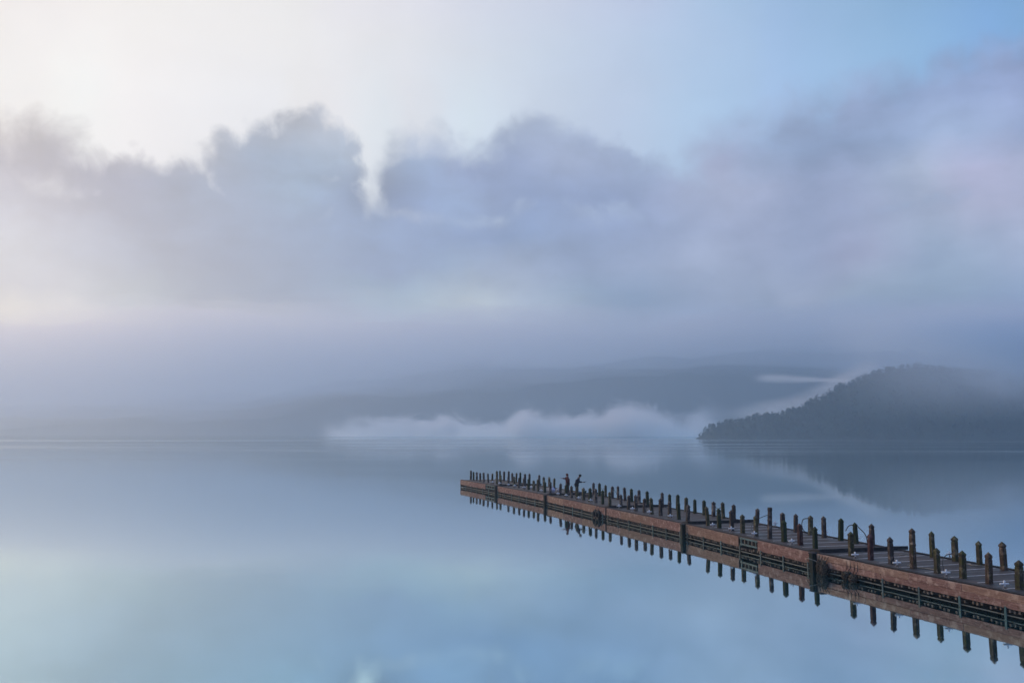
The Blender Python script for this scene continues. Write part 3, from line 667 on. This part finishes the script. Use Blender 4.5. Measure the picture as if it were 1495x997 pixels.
# guide piles at the joints
PILE = ['dark green guide pile at the outermost joint of the pier', 'dark green guide pile just in front of the standing people', None, 'dark green guide pile midway along the pier', 'thick dark guide pile beside the hanging net bags']
for i in range(5):
    if PILE[i] is None: continue
    x, y, _ = loc(i+1, .02, -.10)
    pr = empty('guide_pile', (x, y, 0), ang(i+1)); tag(pr, PILE[i], 'pile', 'guide piles of the pier')
    MB().box(-.125, .125, -.13, .055, -2.5, .70, .02).build('shaft', M['pile'], pr)
    MB().box(-.145, .145, -.15, .075, .702, .745, .01).build('cap_plate', M['plate'], pr)

# posts: one prototype mesh per look, then copies
def post_mesh(name, m, seed, flat=False, h=.91):
    r = random.Random(seed); S = .083
    prof = [(0, 1.04), (.06, 1.0), (.25, .99), (.45, 1.0), (.62, .985), (.69, .97), (.705, .86), (.735, .86), (.75, 1.04), (.805, 1.04)]
    prof += [(.90, .97), (.91, .93)] if flat else [(.812, .99), (.86, .56), (.908, .12)]
    rs = []
    for z, k in prof:
        c = S*k; b = c*.88; ring = []
        for px_, py_ in ((c, -b), (c, b), (b, c), (-b, c), (-c, b), (-c, -b), (-b, -c), (b, -c)):
            j = .004
            ring.append((px_+r.uniform(-j, j), py_+r.uniform(-j, j), z*h/.91+(r.uniform(-.004, .004) if z > 0 else 0)))
        rs.append(ring)
    o = MB().rings(rs, True, False).build(name, m); me = o.data; bpy.data.objects.remove(o); return me
KINDS = {'bare': 'post_bare', 'mossy': 'post_mossy', 'green': 'post_green', 'red': 'post_red', 'speckled': 'post_speckled', 'flat': 'post_bare'}
LOOK = {'bare': 'weathered brown', 'mossy': 'mossy olive', 'green': 'green algae-covered', 'red': 'reddish brown', 'speckled': 'pale-speckled', 'flat': 'flat-topped brown'}
PM = {k: [post_mesh('mooring_post', M[v], 3*j+q, k == 'flat') for q in range(3)] for j, (k, v) in enumerate(KINDS.items())}
FRONT = {1: [.12, .95, 2.0, 3.0, 4.18, 5.51, 6.66, 7.86, 8.97], 2: [.12, 1.65, 2.97, 4.31, 5.44, 6.71, 7.83, 9.25, 10.43], 3: [.4, 1.62, 2.86, 4.04, 5.29, 6.5, 7.65, 8.86, 10.07], 4: [.26, 1.33, 2.39, 3.55, 4.57, 5.66, 6.81, 7.88, 8.9], 5: [.92, 2.14, 3.33, 4.43, 5.64, 6.74, 7.92, 9.11, 10.19], 6: [1.12, 2.2, 3.29, 4.39, 5.49, 6.61, 7.68, 8.78]}
BACK = {1: [1.2, 2.27, 3.31, 4.64, 5.7, 6.76, 7.92, 9.07, 10.22], 2: [1.45, 2.55, 3.92, 5.03], 3: [.53, 1.68, 2.88, 4.1, 5.26, 6.48, 7.64, 8.8, 10.13], 4: [.65, 1.68, 2.73, 3.77, 4.9, 5.98, 7.02, 8.09, 9.15], 5: [1.23, 2.43, 3.58, 4.72, 5.89, 7.0, 8.18, 9.24, 10.3], 6: [1.3, 2.37, 3.47, 4.57, 5.63]}
FI = [1.1, 1.0, .95, .92, .82, .79]; BI = [3.45, 3.45, 3.6, 3.55, 3.45, 3.5]
FK = {(6, 0): 'mossy', (6, 1): 'red', (6, 2): 'bare', (6, 3): 'speckled', (6, 4): 'mossy', (6, 5): 'mossy', (6, 6): 'speckled', (6, 7): 'mossy', (5, 5): 'bare', (5, 3): 'mossy', (5, 4): 'mossy', (5, 7): 'red', (4, 8): 'bare'}
BK = {(6, 0): 'speckled', (6, 1): 'mossy', (6, 2): 'mossy', (6, 3): 'mossy', (6, 4): 'speckled', (5, 1): 'bare', (5, 2): 'flat', (5, 4): 'mossy', (5, 6): 'green', (5, 8): 'bare', (4, 2): 'green', (3, 6): 'green', (3, 8): 'green'}
BK[(5, 2)] = 'bare'; BK[(5, 1)] = 'flat'
BK[(6, 0)] = 'speckled'
pr_ = random.Random(5)
for rowname, T, I, K in (('camera-side row', FRONT, FI, FK), ('far-side row', BACK, BI, BK)):
    for s, ts in T.items():
        for k, t_ in enumerate(ts):
            kind = K.get((s, k)) or pr_.choice(['bare', 'bare', 'mossy', 'green', 'bare'] if s < 6 else ['mossy'])
            lean = .035 if s < 6 else .02
            rot = (pr_.gauss(0, lean*.6), pr_.gauss(0, lean), ang(s-1) + pr_.uniform(-.12, .12))
            if (rowname[0], s, k) == ('c', 5, 0): rot = (.03, -.10, rot[2])
            sc = pr_.uniform(.91, 1.08); wd = pr_.uniform(.90, 1.10)
            if rowname[0] == 'f' and s <= 2: sc *= 1.06
            o = inst('mooring_post', PM[kind][pr_.randrange(3)], None, loc(s-1, t_, I[s-1] + pr_.uniform(-.03, .03), ZD-.002), rot, (wd, wd, sc))
            tag(o, f'{LOOK[kind]} square post, {ORD[k]} from outer end, {rowname}, {SEC_SHORT[s-1]}', 'mooring post', 'mooring posts along the pier')

# white cross-headed cleats
def make_cleat():
    root = empty('mooring_cleat')
    hb = MB()
    hb.rings([[(x, .031*k*math.cos(q), .165+.031*k*math.sin(q)) for q in [2*math.pi*j/10 for j in range(10)]] for x, k in ((-.14, .6), (-.135, 1.05), (-.06, 1.1), (0, 1.2), (.06, 1.1), (.135, 1.05), (.14, .6))])
    hb.tube([(0, 0, .10), (0, 0, .262), (0, 0, .27)], [.034, .032, .02], 10)
    hb.build('cross_head', M['white'], root)
    for sx in (-1, 1):
        MB().tube([(0, 0, .16), (sx*.035, sx*.02, .07), (sx*.075, sx*.04, 0)], [.017, .015, .018], 8).build('leg', M['galv'], root)
    MB().box(-.10, .10, -.05, .05, 0, .012, .003).build('base_plate', M['galv'], root)
    return root
cleat = make_cleat()
CF = {6: [1.9, 4.1, 6.35, 8.65], 5: [2.05, 3.9, 6.0, 9.0], 4: [.62, 2.6, 4.9, 7.5], 3: [.6, 2.4, 5.0, 7.3], 2: [.7, 2.4, 4.9, 9.0], 1: [7.4, 9.4]}
CB = {6: [2.9], 5: [2.4, 6.6, 8.9]}
CI = {6: .36, 5: .5, 4: .6, 3: .7, 2: .8, 1: .85}
first = True
for rown, T in (('camera-side edge', CF), ('far-side edge', CB)):
    for s, ts in T.items():
        for k, t_ in enumerate(ts):
            o = cleat if first else copy_tree(cleat); first = False
            near = rown[0] == 'c'
            o.location = loc(s-1, t_, CI[s] if near else W-.12, ZD+.036 if not near else ZD)
            o.rotation_euler = (0, 0, R(8)+pr_.uniform(-.25, .25) + ang(s-1)*.0)
            q = 1.0 if near else .9; o.scale = (q, q, q)
            tag(o, f'small white cross-headed cleat, {ORD[k]} from outer end, {rown}, {SEC_SHORT[s-1]}', 'mooring cleat', 'white cleats on the pier deck')

# ropes
def rope(label, pts, r=.016, m='rope', sub=6):
    V = [Vector(p) for p in pts]; out = []
    for i in range(len(V)-1):
        p0, p1, p2, p3 = V[max(i-1, 0)], V[i], V[i+1], V[min(i+2, len(V)-1)]
        for k in range(sub):
            s = k/sub
            out.append(.5*((2*p1)+(p2-p0)*s+(2*p0-5*p1+4*p2-p3)*s*s+(-p0+3*p1-3*p2+p3)*s**3))
    out.append(V[-1])
    o = MB().tube([tuple(p) for p in out], r, 7).build('rope', M[m]); tag(o, label, 'rope', 'ropes on the pier'); return o
def bp(s, t_, o, z): return loc(s-1, t_, o, ZD+z)
rope('thin rope sagging between two far-side posts behind the leaning post', [bp(4, 7.02, 3.55, .68), bp(4, 7.4, 3.55, .50), bp(4, 7.7, 3.55, .52), bp(4, 8.09, 3.55, .70)], .016)
rope('dark rope loop bulging from a mossy far-side post, teal-opening section', [bp(5, 4.72+1.17, 3.45, .74), bp(5, 5.7, 3.25, .70), bp(5, 5.62, 3.2, .45), bp(5, 5.66, 3.25, .2), bp(5, 5.8, 3.4, .03)], .02)
rope('dark rope hanging in an arc from the second-last far-side post', [bp(5, 9.24, 3.45, .80), bp(5, 9.0, 3.3, .72), bp(5, 8.9, 3.2, .5)], .018)
rope('dark rope slanting from a far-side post down to a white cleat', [bp(5, 9.24, 3.5, .76), bp(5, 9.32, 3.75, .5), bp(5, 9.38, 3.85, .3), bp(5, 9.4, 3.88, .05)], .018)
rope('thin rope tied between two far-side posts just beyond the fender', [bp(3, 1.68, 3.6, .62), bp(3, 2.2, 3.6, .56), bp(3, 2.88, 3.6, .62)], .014)
rope('rope trailing from a slim far-side post near the fender', [bp(3, 4.1, 3.6, .75), bp(3, 4.5, 3.75, .45), bp(3, 4.7, 3.8, .05)], .014)
rope('pale rope end lying on the deck beside the speckled post', [bp(6, 4.0, .9, .06), bp(6, 4.3, 1.0, .02), bp(6, 4.8, 1.15, .02), bp(6, 5.2, 1.15, .02)], .02, 'rope_pale')
rope('dark rope rising in a curve beside two mossy posts on the deck', [bp(6, 5.6, 1.0, .02), bp(6, 5.2, 1.3, .28), bp(6, 4.7, 1.9, .42), bp(6, 3.9, 3.0, .38), bp(6, 3.5, 3.45, .45)], .015)
rope('tan rope snaking across the deck between the last far-side posts', [bp(6, 4.0, 3.1, .02), bp(6, 4.3, 3.3, .02), bp(6, 4.55, 3.25, .02), bp(6, 4.95, 3.6, .02)], .017, 'rope_pale')
rope('rope hanging from the last camera-side post at the picture edge', [bp(6, 8.78, .75, .60), bp(6, 8.45, 1.05, .5), bp(6, 8.2, 1.25, .3), bp(6, 8.25, 1.2, .03)], .014)
rope('pale coil of rope at the foot of the far-side speckled post', [bp(6, 1.5, 2.7, .02), bp(6, 1.6, 3.0, .05), bp(6, 1.75, 3.1, .02), bp(6, 1.9, 2.9, .03), bp(6, 1.75, 2.75, .02)], .015, 'rope_pale')
rope('rope draped over a flat-topped post down to the deck cleat', [bp(5, 2.43, 3.4, .62), bp(5, 2.9, 2.4, .42), bp(5, 4.2, 1.4, .25), bp(5, 5.6, .7, .16)], .015)
rope('rope tied across the thick guide pile beside the net bags', [bp(5, 10.9, -.08, -.32), bp(5, 11.2, -.16, -.22), bp(6, .0, -.30, -.20), bp(6, .3, -.1, -.3), bp(6, .7, -.08, -.42)], .016, 'rope_pale')

# hanging bundles and fenders
def net_bag(label, s, t_, z, rx, rz, seed):
    x, y, _ = loc(s-1, t_, -.06-rx*.8)
    root = empty('net_bag', (x, y, 0), ang(s-1)); tag(root, label, 'net bag', 'net bags hanging on the pier side')
    b = MB()
    rr = random.Random(seed)
    b.ball((0, 0, z), rx, rx*.75, rz, 18, 12, .45, seed)
    for k in range(60):
        a = rr.uniform(0, 6.28); q = rr.uniform(-.85, .85); w = math.sqrt(1-q*q)
        b.ball((math.cos(a)*rx*w, math.sin(a)*rx*.75*w, z+q*rz), rr.uniform(.02, .05), rr.uniform(.02, .05), rr.uniform(.02, .05), 6, 4, .2, k)
    b.build('net_body', M['net'], root)
    for dx in (-.05, .06):
        MB().tube([(dx, .02, z+rz*.8), (dx*1.6, rx*.75, z+rz+.12), (dx*1.8, rx*.85, .70), (dx*1.8, rx*.9+.1, .745)], .012, 6).build('sling_rope', M['rope'], root)
    return root
net_bag('slim dark net bag hanging right beside the thick guide pile', 6, .42, .24, .11, .27, 3)
net_bag('big dark net bag hanging at the guide pile, dipping into the water', 6, .78, .20, .17, .33, 5)
net_bag('farther of the two crusted net bundles under the nearest side boards', 6, 2.05, .17, .17, .15, 8)
net_bag('nearer of the two crusted net bundles under the nearest side boards', 6, 2.45, .12, .16, .15, 9)

def tyre(label, s, t_, o):
    x, y, _ = loc(s-1, t_, o); root = empty('tyre_fender', (x, y, .22), ang(s-1)); tag(root, label, 'tyre')
    rs = []
    for k in range(28):
        a = 2*math.pi*k/28
        rs.append([((.235+.085*math.cos(q))*math.cos(a), .075*math.sin(q)*1.2, (.235+.085*math.cos(q))*math.sin(a)) for q in [2*math.pi*j/10 for j in range(10)]])
    MB().rings(rs+[rs[0]], False).build('rubber_ring', M['rubber'], root)
    MB().tube([(0, .0, .25), (.02, .06, .46), (.02, .16, .535)], .014, 6).build('hanging_rope', M['rope'], root)
tyre('black tyre fender hanging on the pier side mid-way along', 3, 10.35, -.16)
tyre('second black tyre fender, overlapping the first on the pier side', 3, 10.85, -.17)

# things left on the deck by the two people
def sack(name, label, s, t_, o, rx, rz, m, seed, cat='bag'):
    x, y, _ = loc(s-1, t_, o)
    ob = MB().ball((0, 0, rz*.93), rx, rx*.85, rz, 16, 10, .3, seed).tube([(0, 0, rz*1.75), (.01, 0, rz*2.05), (.03, .02, rz*2.2)], [.05, .03, .06], 8).build(name, m, None, (x, y, ZD))
    tag(ob, label, cat, 'bags and boxes left on the pier'); return ob
sack('carrier_bag', 'pale blue-white bag standing left of the person in red-brown', 2, 9.6, 1.55, .19, .20, M['bag'], 4)
sack('carrier_bag', 'small white bag behind the pale blue-white bag', 2, 8.6, 2.4, .15, .13, M['bag_white'], 6)
sack('carrier_bag', 'flat white bag lying farthest from the people, outer side', 2, 4.2, 1.7, .2, .10, M['bag_white'], 9)
def lidbox(name, label, s, t_, o, sx, sy, h, mb_, ml, cat):
    x, y, _ = loc(s-1, t_, o); root = empty(name, (x, y, ZD), ang(s-1)+.3); tag(root, label, cat, 'bags and boxes left on the pier')
    MB().box(-sx/2, sx/2, -sy/2, sy/2, 0, h, .02).build('body', mb_, root)
    MB().box(-sx/2-.015, sx/2+.015, -sy/2-.015, sy/2+.015, h+.002, h+.05, .012).build('lid', ml, root)
    MB().tube([(-sx*.3, 0, h+.05), (-sx*.2, 0, h+.10), (sx*.2, 0, h+.10), (sx*.3, 0, h+.05)], .012, 6).build('handle', ml, root)
lidbox('cool_box', 'white cool box with dark lid among the bags on the deck', 2, 7.2, 2.2, .5, .34, .26, M['bag_white'], M['crate'], 'cool box')
lidbox('tackle_box', 'dark tackle box at the feet of the person in red-brown', 3, .3, 2.5, .45, .3, .2, M['crate'], M['lid'], 'tackle box')
lidbox('tackle_box', 'low dark box right of the person in navy', 3, 2.4, 2.4, .7, .35, .17, M['crate'], M['crate'], 'tackle box')
def bucket(label, s, t_, o):
    x, y, _ = loc(s-1, t_, o); root = empty('bucket', (x, y, ZD)); tag(root, label, 'bucket', 'bags and boxes left on the pier')
    q = [2*math.pi*j/16 for j in range(16)]
    ring = lambda r_, z: [(r_*math.cos(a), r_*math.sin(a), z) for a in q]
    MB().rings([ring(.125, 0), ring(.155, .30), ring(.168, .30), ring(.168, .325), ring(.148, .325), ring(.12, .02)]).build('pail', M['bucket'], root)
    MB().tube([(-.16, 0, .3), (-.12, .05, .40), (0, .08, .44), (.12, .05, .40), (.16, 0, .3)], .008, 6).build('handle', M['galv'], root)
bucket('green bucket on the deck between the two standing people', 3, .4, 2.9)

# ------------------------------------------------------------------ people
def skin_obj(name, pts, edges, m, parent, lvl=2, rootv=0):
    me = bpy.data.meshes.new(name); me.from_pydata([p[0] for p in pts], edges, []); me.update()
    o = link(bpy.data.objects.new(name, me)); o.parent = parent; me.materials.append(m)
    sk = o.modifiers.new('skin', 'SKIN'); sk.use_smooth_shade = True; sk.branch_smoothing = .5
    lay = me.skin_vertices[0] if me.skin_vertices else None
    if lay is None:
        bm = bmesh.new(); bm.from_mesh(me); bm.verts.layers.skin.verify(); bm.to_mesh(me); bm.free(); lay = me.skin_vertices[0]
    for i, (p, r) in enumerate(pts):
        rr = r if isinstance(r, tuple) else (r, r); lay.data[i].radius = rr; lay.data[i].use_root = (i == rootv)
    sd = o.modifiers.new('sub', 'SUBSURF'); sd.levels = lvl; sd.render_levels = lvl
    return o

def person(label, at, rz, lean, arms, coat, legs_m, hood, head_tilt):
    """local +X is where the person faces; arms = ((elbow, wrist), (elbow, wrist)) for y<0 and y>0"""
    root = empty('person', at, rz); root.scale = (.95, .95, .95); tag(root, label, 'person', 'people standing on the pier')
    ca, sa = math.cos(lean), math.sin(lean)
    def up(x, y, z):           # lean the trunk forward about the hip
        dz = z-.92; return (x*ca+dz*sa, y, .92+dz*ca-x*sa)
    pts, ed = [], []
    def add(p, r, to=None):
        pts.append((p, r)); k = len(pts)-1
        if to is not None: ed.append((to, k))
        return k
    pel = add((0, 0, .92), (.12, .15)); wst = add(up(0, 0, 1.08), (.11, .14), pel); cst = add(up(0, 0, 1.30), (.12, .17), wst)
    nk = add(up(.0, 0, 1.47), .055, cst)
    h0 = up(.03, 0, 1.545); hx, hz = math.cos(head_tilt), math.sin(head_tilt)
    hd = add(h0, .08, nk); h1 = add((h0[0]+.03*hx+.05*hz, 0, h0[2]+.085*hx-.02*hz), .095, hd); h2 = add((h1 and pts[h1][0][0]+.03*hz, 0, pts[h1][0][2]+.06*hx), .06, h1)
    ns = add((pts[hd][0][0]+.105*hx, 0, pts[hd][0][2]+.025-.10*hz), .014, hd)
    hips = []
    legs, armsp = [], []
    for sy, fx in ((-1, .06), (1, -.05)):
        a = add((0, sy*.095, .86), .09, pel); k = add((fx+.02, sy*.11, .48), .06, a); an = add((fx-.03, sy*.12, .09), .042, k); to = add((fx+.13, sy*.13, .035), .032, an)
        legs.append([pts[j] for j in (a, k, an, to)])
    for sy, (el_, wr) in zip((-1, 1), arms):
        s = add(up(0, sy*.19, 1.40), .068, cst); e = add(el_, .047, s); w = add(wr, .032, e)
        d = (Vector(wr)-Vector(el_)).normalized(); pm = add(tuple(Vector(wr)+d*.055), (.034, .02), w)
        armsp.append([pts[j] for j in (s, e, w)])
        side = Vector((0, 1, 0)); dn = Vector((0, 0, -1))
        for q, ln in zip((-.03, -.01, .01, .03), (.075, .085, .08, .062)):
            f0 = add(tuple(Vector(wr)+d*.09+side*q), .0095, pm); f1 = add(tuple(Vector(wr)+d*(.09+ln*.6)+side*q+dn*.012), .0085, f0); add(tuple(Vector(wr)+d*(.09+ln*.85)+side*q+dn*.045), .0075, f1)
        t0 = add(tuple(Vector(wr)+d*.03-side*sy*.035), .011, w); add(tuple(Vector(wr)+d*.075-side*sy*.055+dn*.01), .0095, t0)
    skin_obj('body', pts, ed, M['skin'], root)
    # coat: trunk, shoulders and sleeves in one piece
    cp, ce = [], []
    def ac(p, r, to=None):
        cp.append((p, r)); k = len(cp)-1
        if to is not None: ce.append((to, k))
        return k
    c0 = ac(up(0, 0, 1.05), (.175, .205)); c1 = ac((0, 0, .90), (.185, .21), c0); c4 = ac((0, 0, .74), (.19, .21), c1); c2 = ac(up(0, 0, 1.30), (.175, .215), c0); c3 = ac(up(0, 0, 1.47), .10, c2)
    for q in armsp:
        s = ac(q[0][0], .092, c2); e = ac(q[1][0], .07, s)
        ac(tuple(Vector(q[1][0]).lerp(Vector(q[2][0]), .85)), .055, e)
    skin_obj('coat', cp, ce, coat, root)
    tp = [((0, 0, .93), (.15, .18))]; te = []
    for q in legs:
        b = len(tp); tp += [(q[0][0], .115), (q[1][0], .085), (tuple(Vector(q[2][0])+Vector((0, 0, .02))), .07)]
        te += [(0, b), (b, b+1), (b+1, b+2)]
    skin_obj('trousers', tp, te, legs_m, root)
    for q in legs:
        x, y, _ = q[2][0]
        MB().ball((x+.07, y, .05), .14, .055, .055, 12, 8).build('shoe', M['shoe'], root)
    p1 = pts[h1][0]
    if hood:
        skin_obj('hood', [(up(-.02, 0, 1.44), .12), ((p1[0]-.035, 0, p1[2]-.02), (.125, .118)), ((p1[0]-.02, 0, p1[2]+.055), .085)], [(0, 1), (1, 2)], coat, root)
    else:
        MB().ball((p1[0]-.012, 0, p1[2]+.03), .118, .105, .095, 14, 10, .08, 2).build('hair', M['hair'], root)
    return root

z0 = ZD
pa = loc(2, -.55, 1.9); pb = loc(2, 1.0, 2.05)
person('person in a hooded red-brown coat reaching one arm to the left', pa, R(180), .05,
       (((.18, -.26, 1.24), (.44, -.22, 1.28)), ((.03, .25, 1.10), (.12, .24, .86))), M['coat_red'], M['trousers_brown'], True, .15)
person('person in dark navy clothes bending the head over both held-out hands', pb, R(-4), .34,
       (((.20, -.24, 1.08), (.47, -.10, 1.08)), ((.20, .24, 1.08), (.47, .10, 1.08))), M['coat_navy'], M['trousers'], False, .6)
# the small gadget the second person looks at
rod = MB().tube([(pb[0]+.50, pb[1]-.12, pb[2]+1.035), (pb[0]+.66, pb[1]-.11, pb[2]+1.05), (pb[0]+.72, pb[1]-.10, pb[2]+1.065)], [.022, .016, .008], 8).box(pb[0]+.49, pb[0]+.62, pb[1]-.16, pb[1]-.06, pb[2]+.99, pb[2]+1.025, .01).build('fishing_reel', M['phone'])
tag(rod, 'short dark rod handle held by the person in navy', 'rod')

# ------------------------------------------------------------------ far white boat
def boat(at):
    root = empty('motor_boat', at, R(20)); tag(root, 'tiny white motor boat in front of the far fog bank', 'boat')
    rs = []
    for x, w_, zb in ((-3, .9, -.1), (-1.5, 1.05, -.25), (.5, 1.0, -.25), (2, .65, -.1), (3.2, .08, .35)):
        rs.append([(x, -w_, 1.0), (x, -w_*.8, .25+zb*.2), (x, 0, zb), (x, w_*.8, .25+zb*.2), (x, w_, 1.0), (x, 0, 1.0)])
    MB().rings(rs, True, False).build('hull', M['white'], root)
    MB().box(-1.6, .8, -.75, .75, 1.0, 2.3, .12).build('cabin', M['white'], root)
    MB().box(-1.7, 1.0, -.85, .85, 2.3, 2.4, .03).build('cabin_roof', M['white'], root)
    for sy in (-1, 1):
        MB().box(-1.2, .5, sy*.752-.01, sy*.752+.01, 1.55, 2.05).build('window', M['phone'], root)
boat((150, 1490, 0))

# ------------------------------------------------------------------ render settings
scene.render.engine = 'CYCLES'
cy = scene.cycles
cy.use_denoising = True
try: cy.denoiser = 'OPENIMAGEDENOISE'
except Exception: pass
cy.max_bounces = 10; cy.volume_bounces = 6; cy.diffuse_bounces = 3; cy.glossy_bounces = 4
cy.volume_step_rate = 1.0; cy.volume_max_steps = 128
cy.caustics_reflective = False; cy.caustics_refractive = False
vs = scene.view_settings
scene.display_settings.display_device = 'sRGB'
vs.view_transform = 'Standard'; vs.look = 'None'; vs.gamma = 1; vs.exposure = 0.0; vs.use_curve_mapping = False
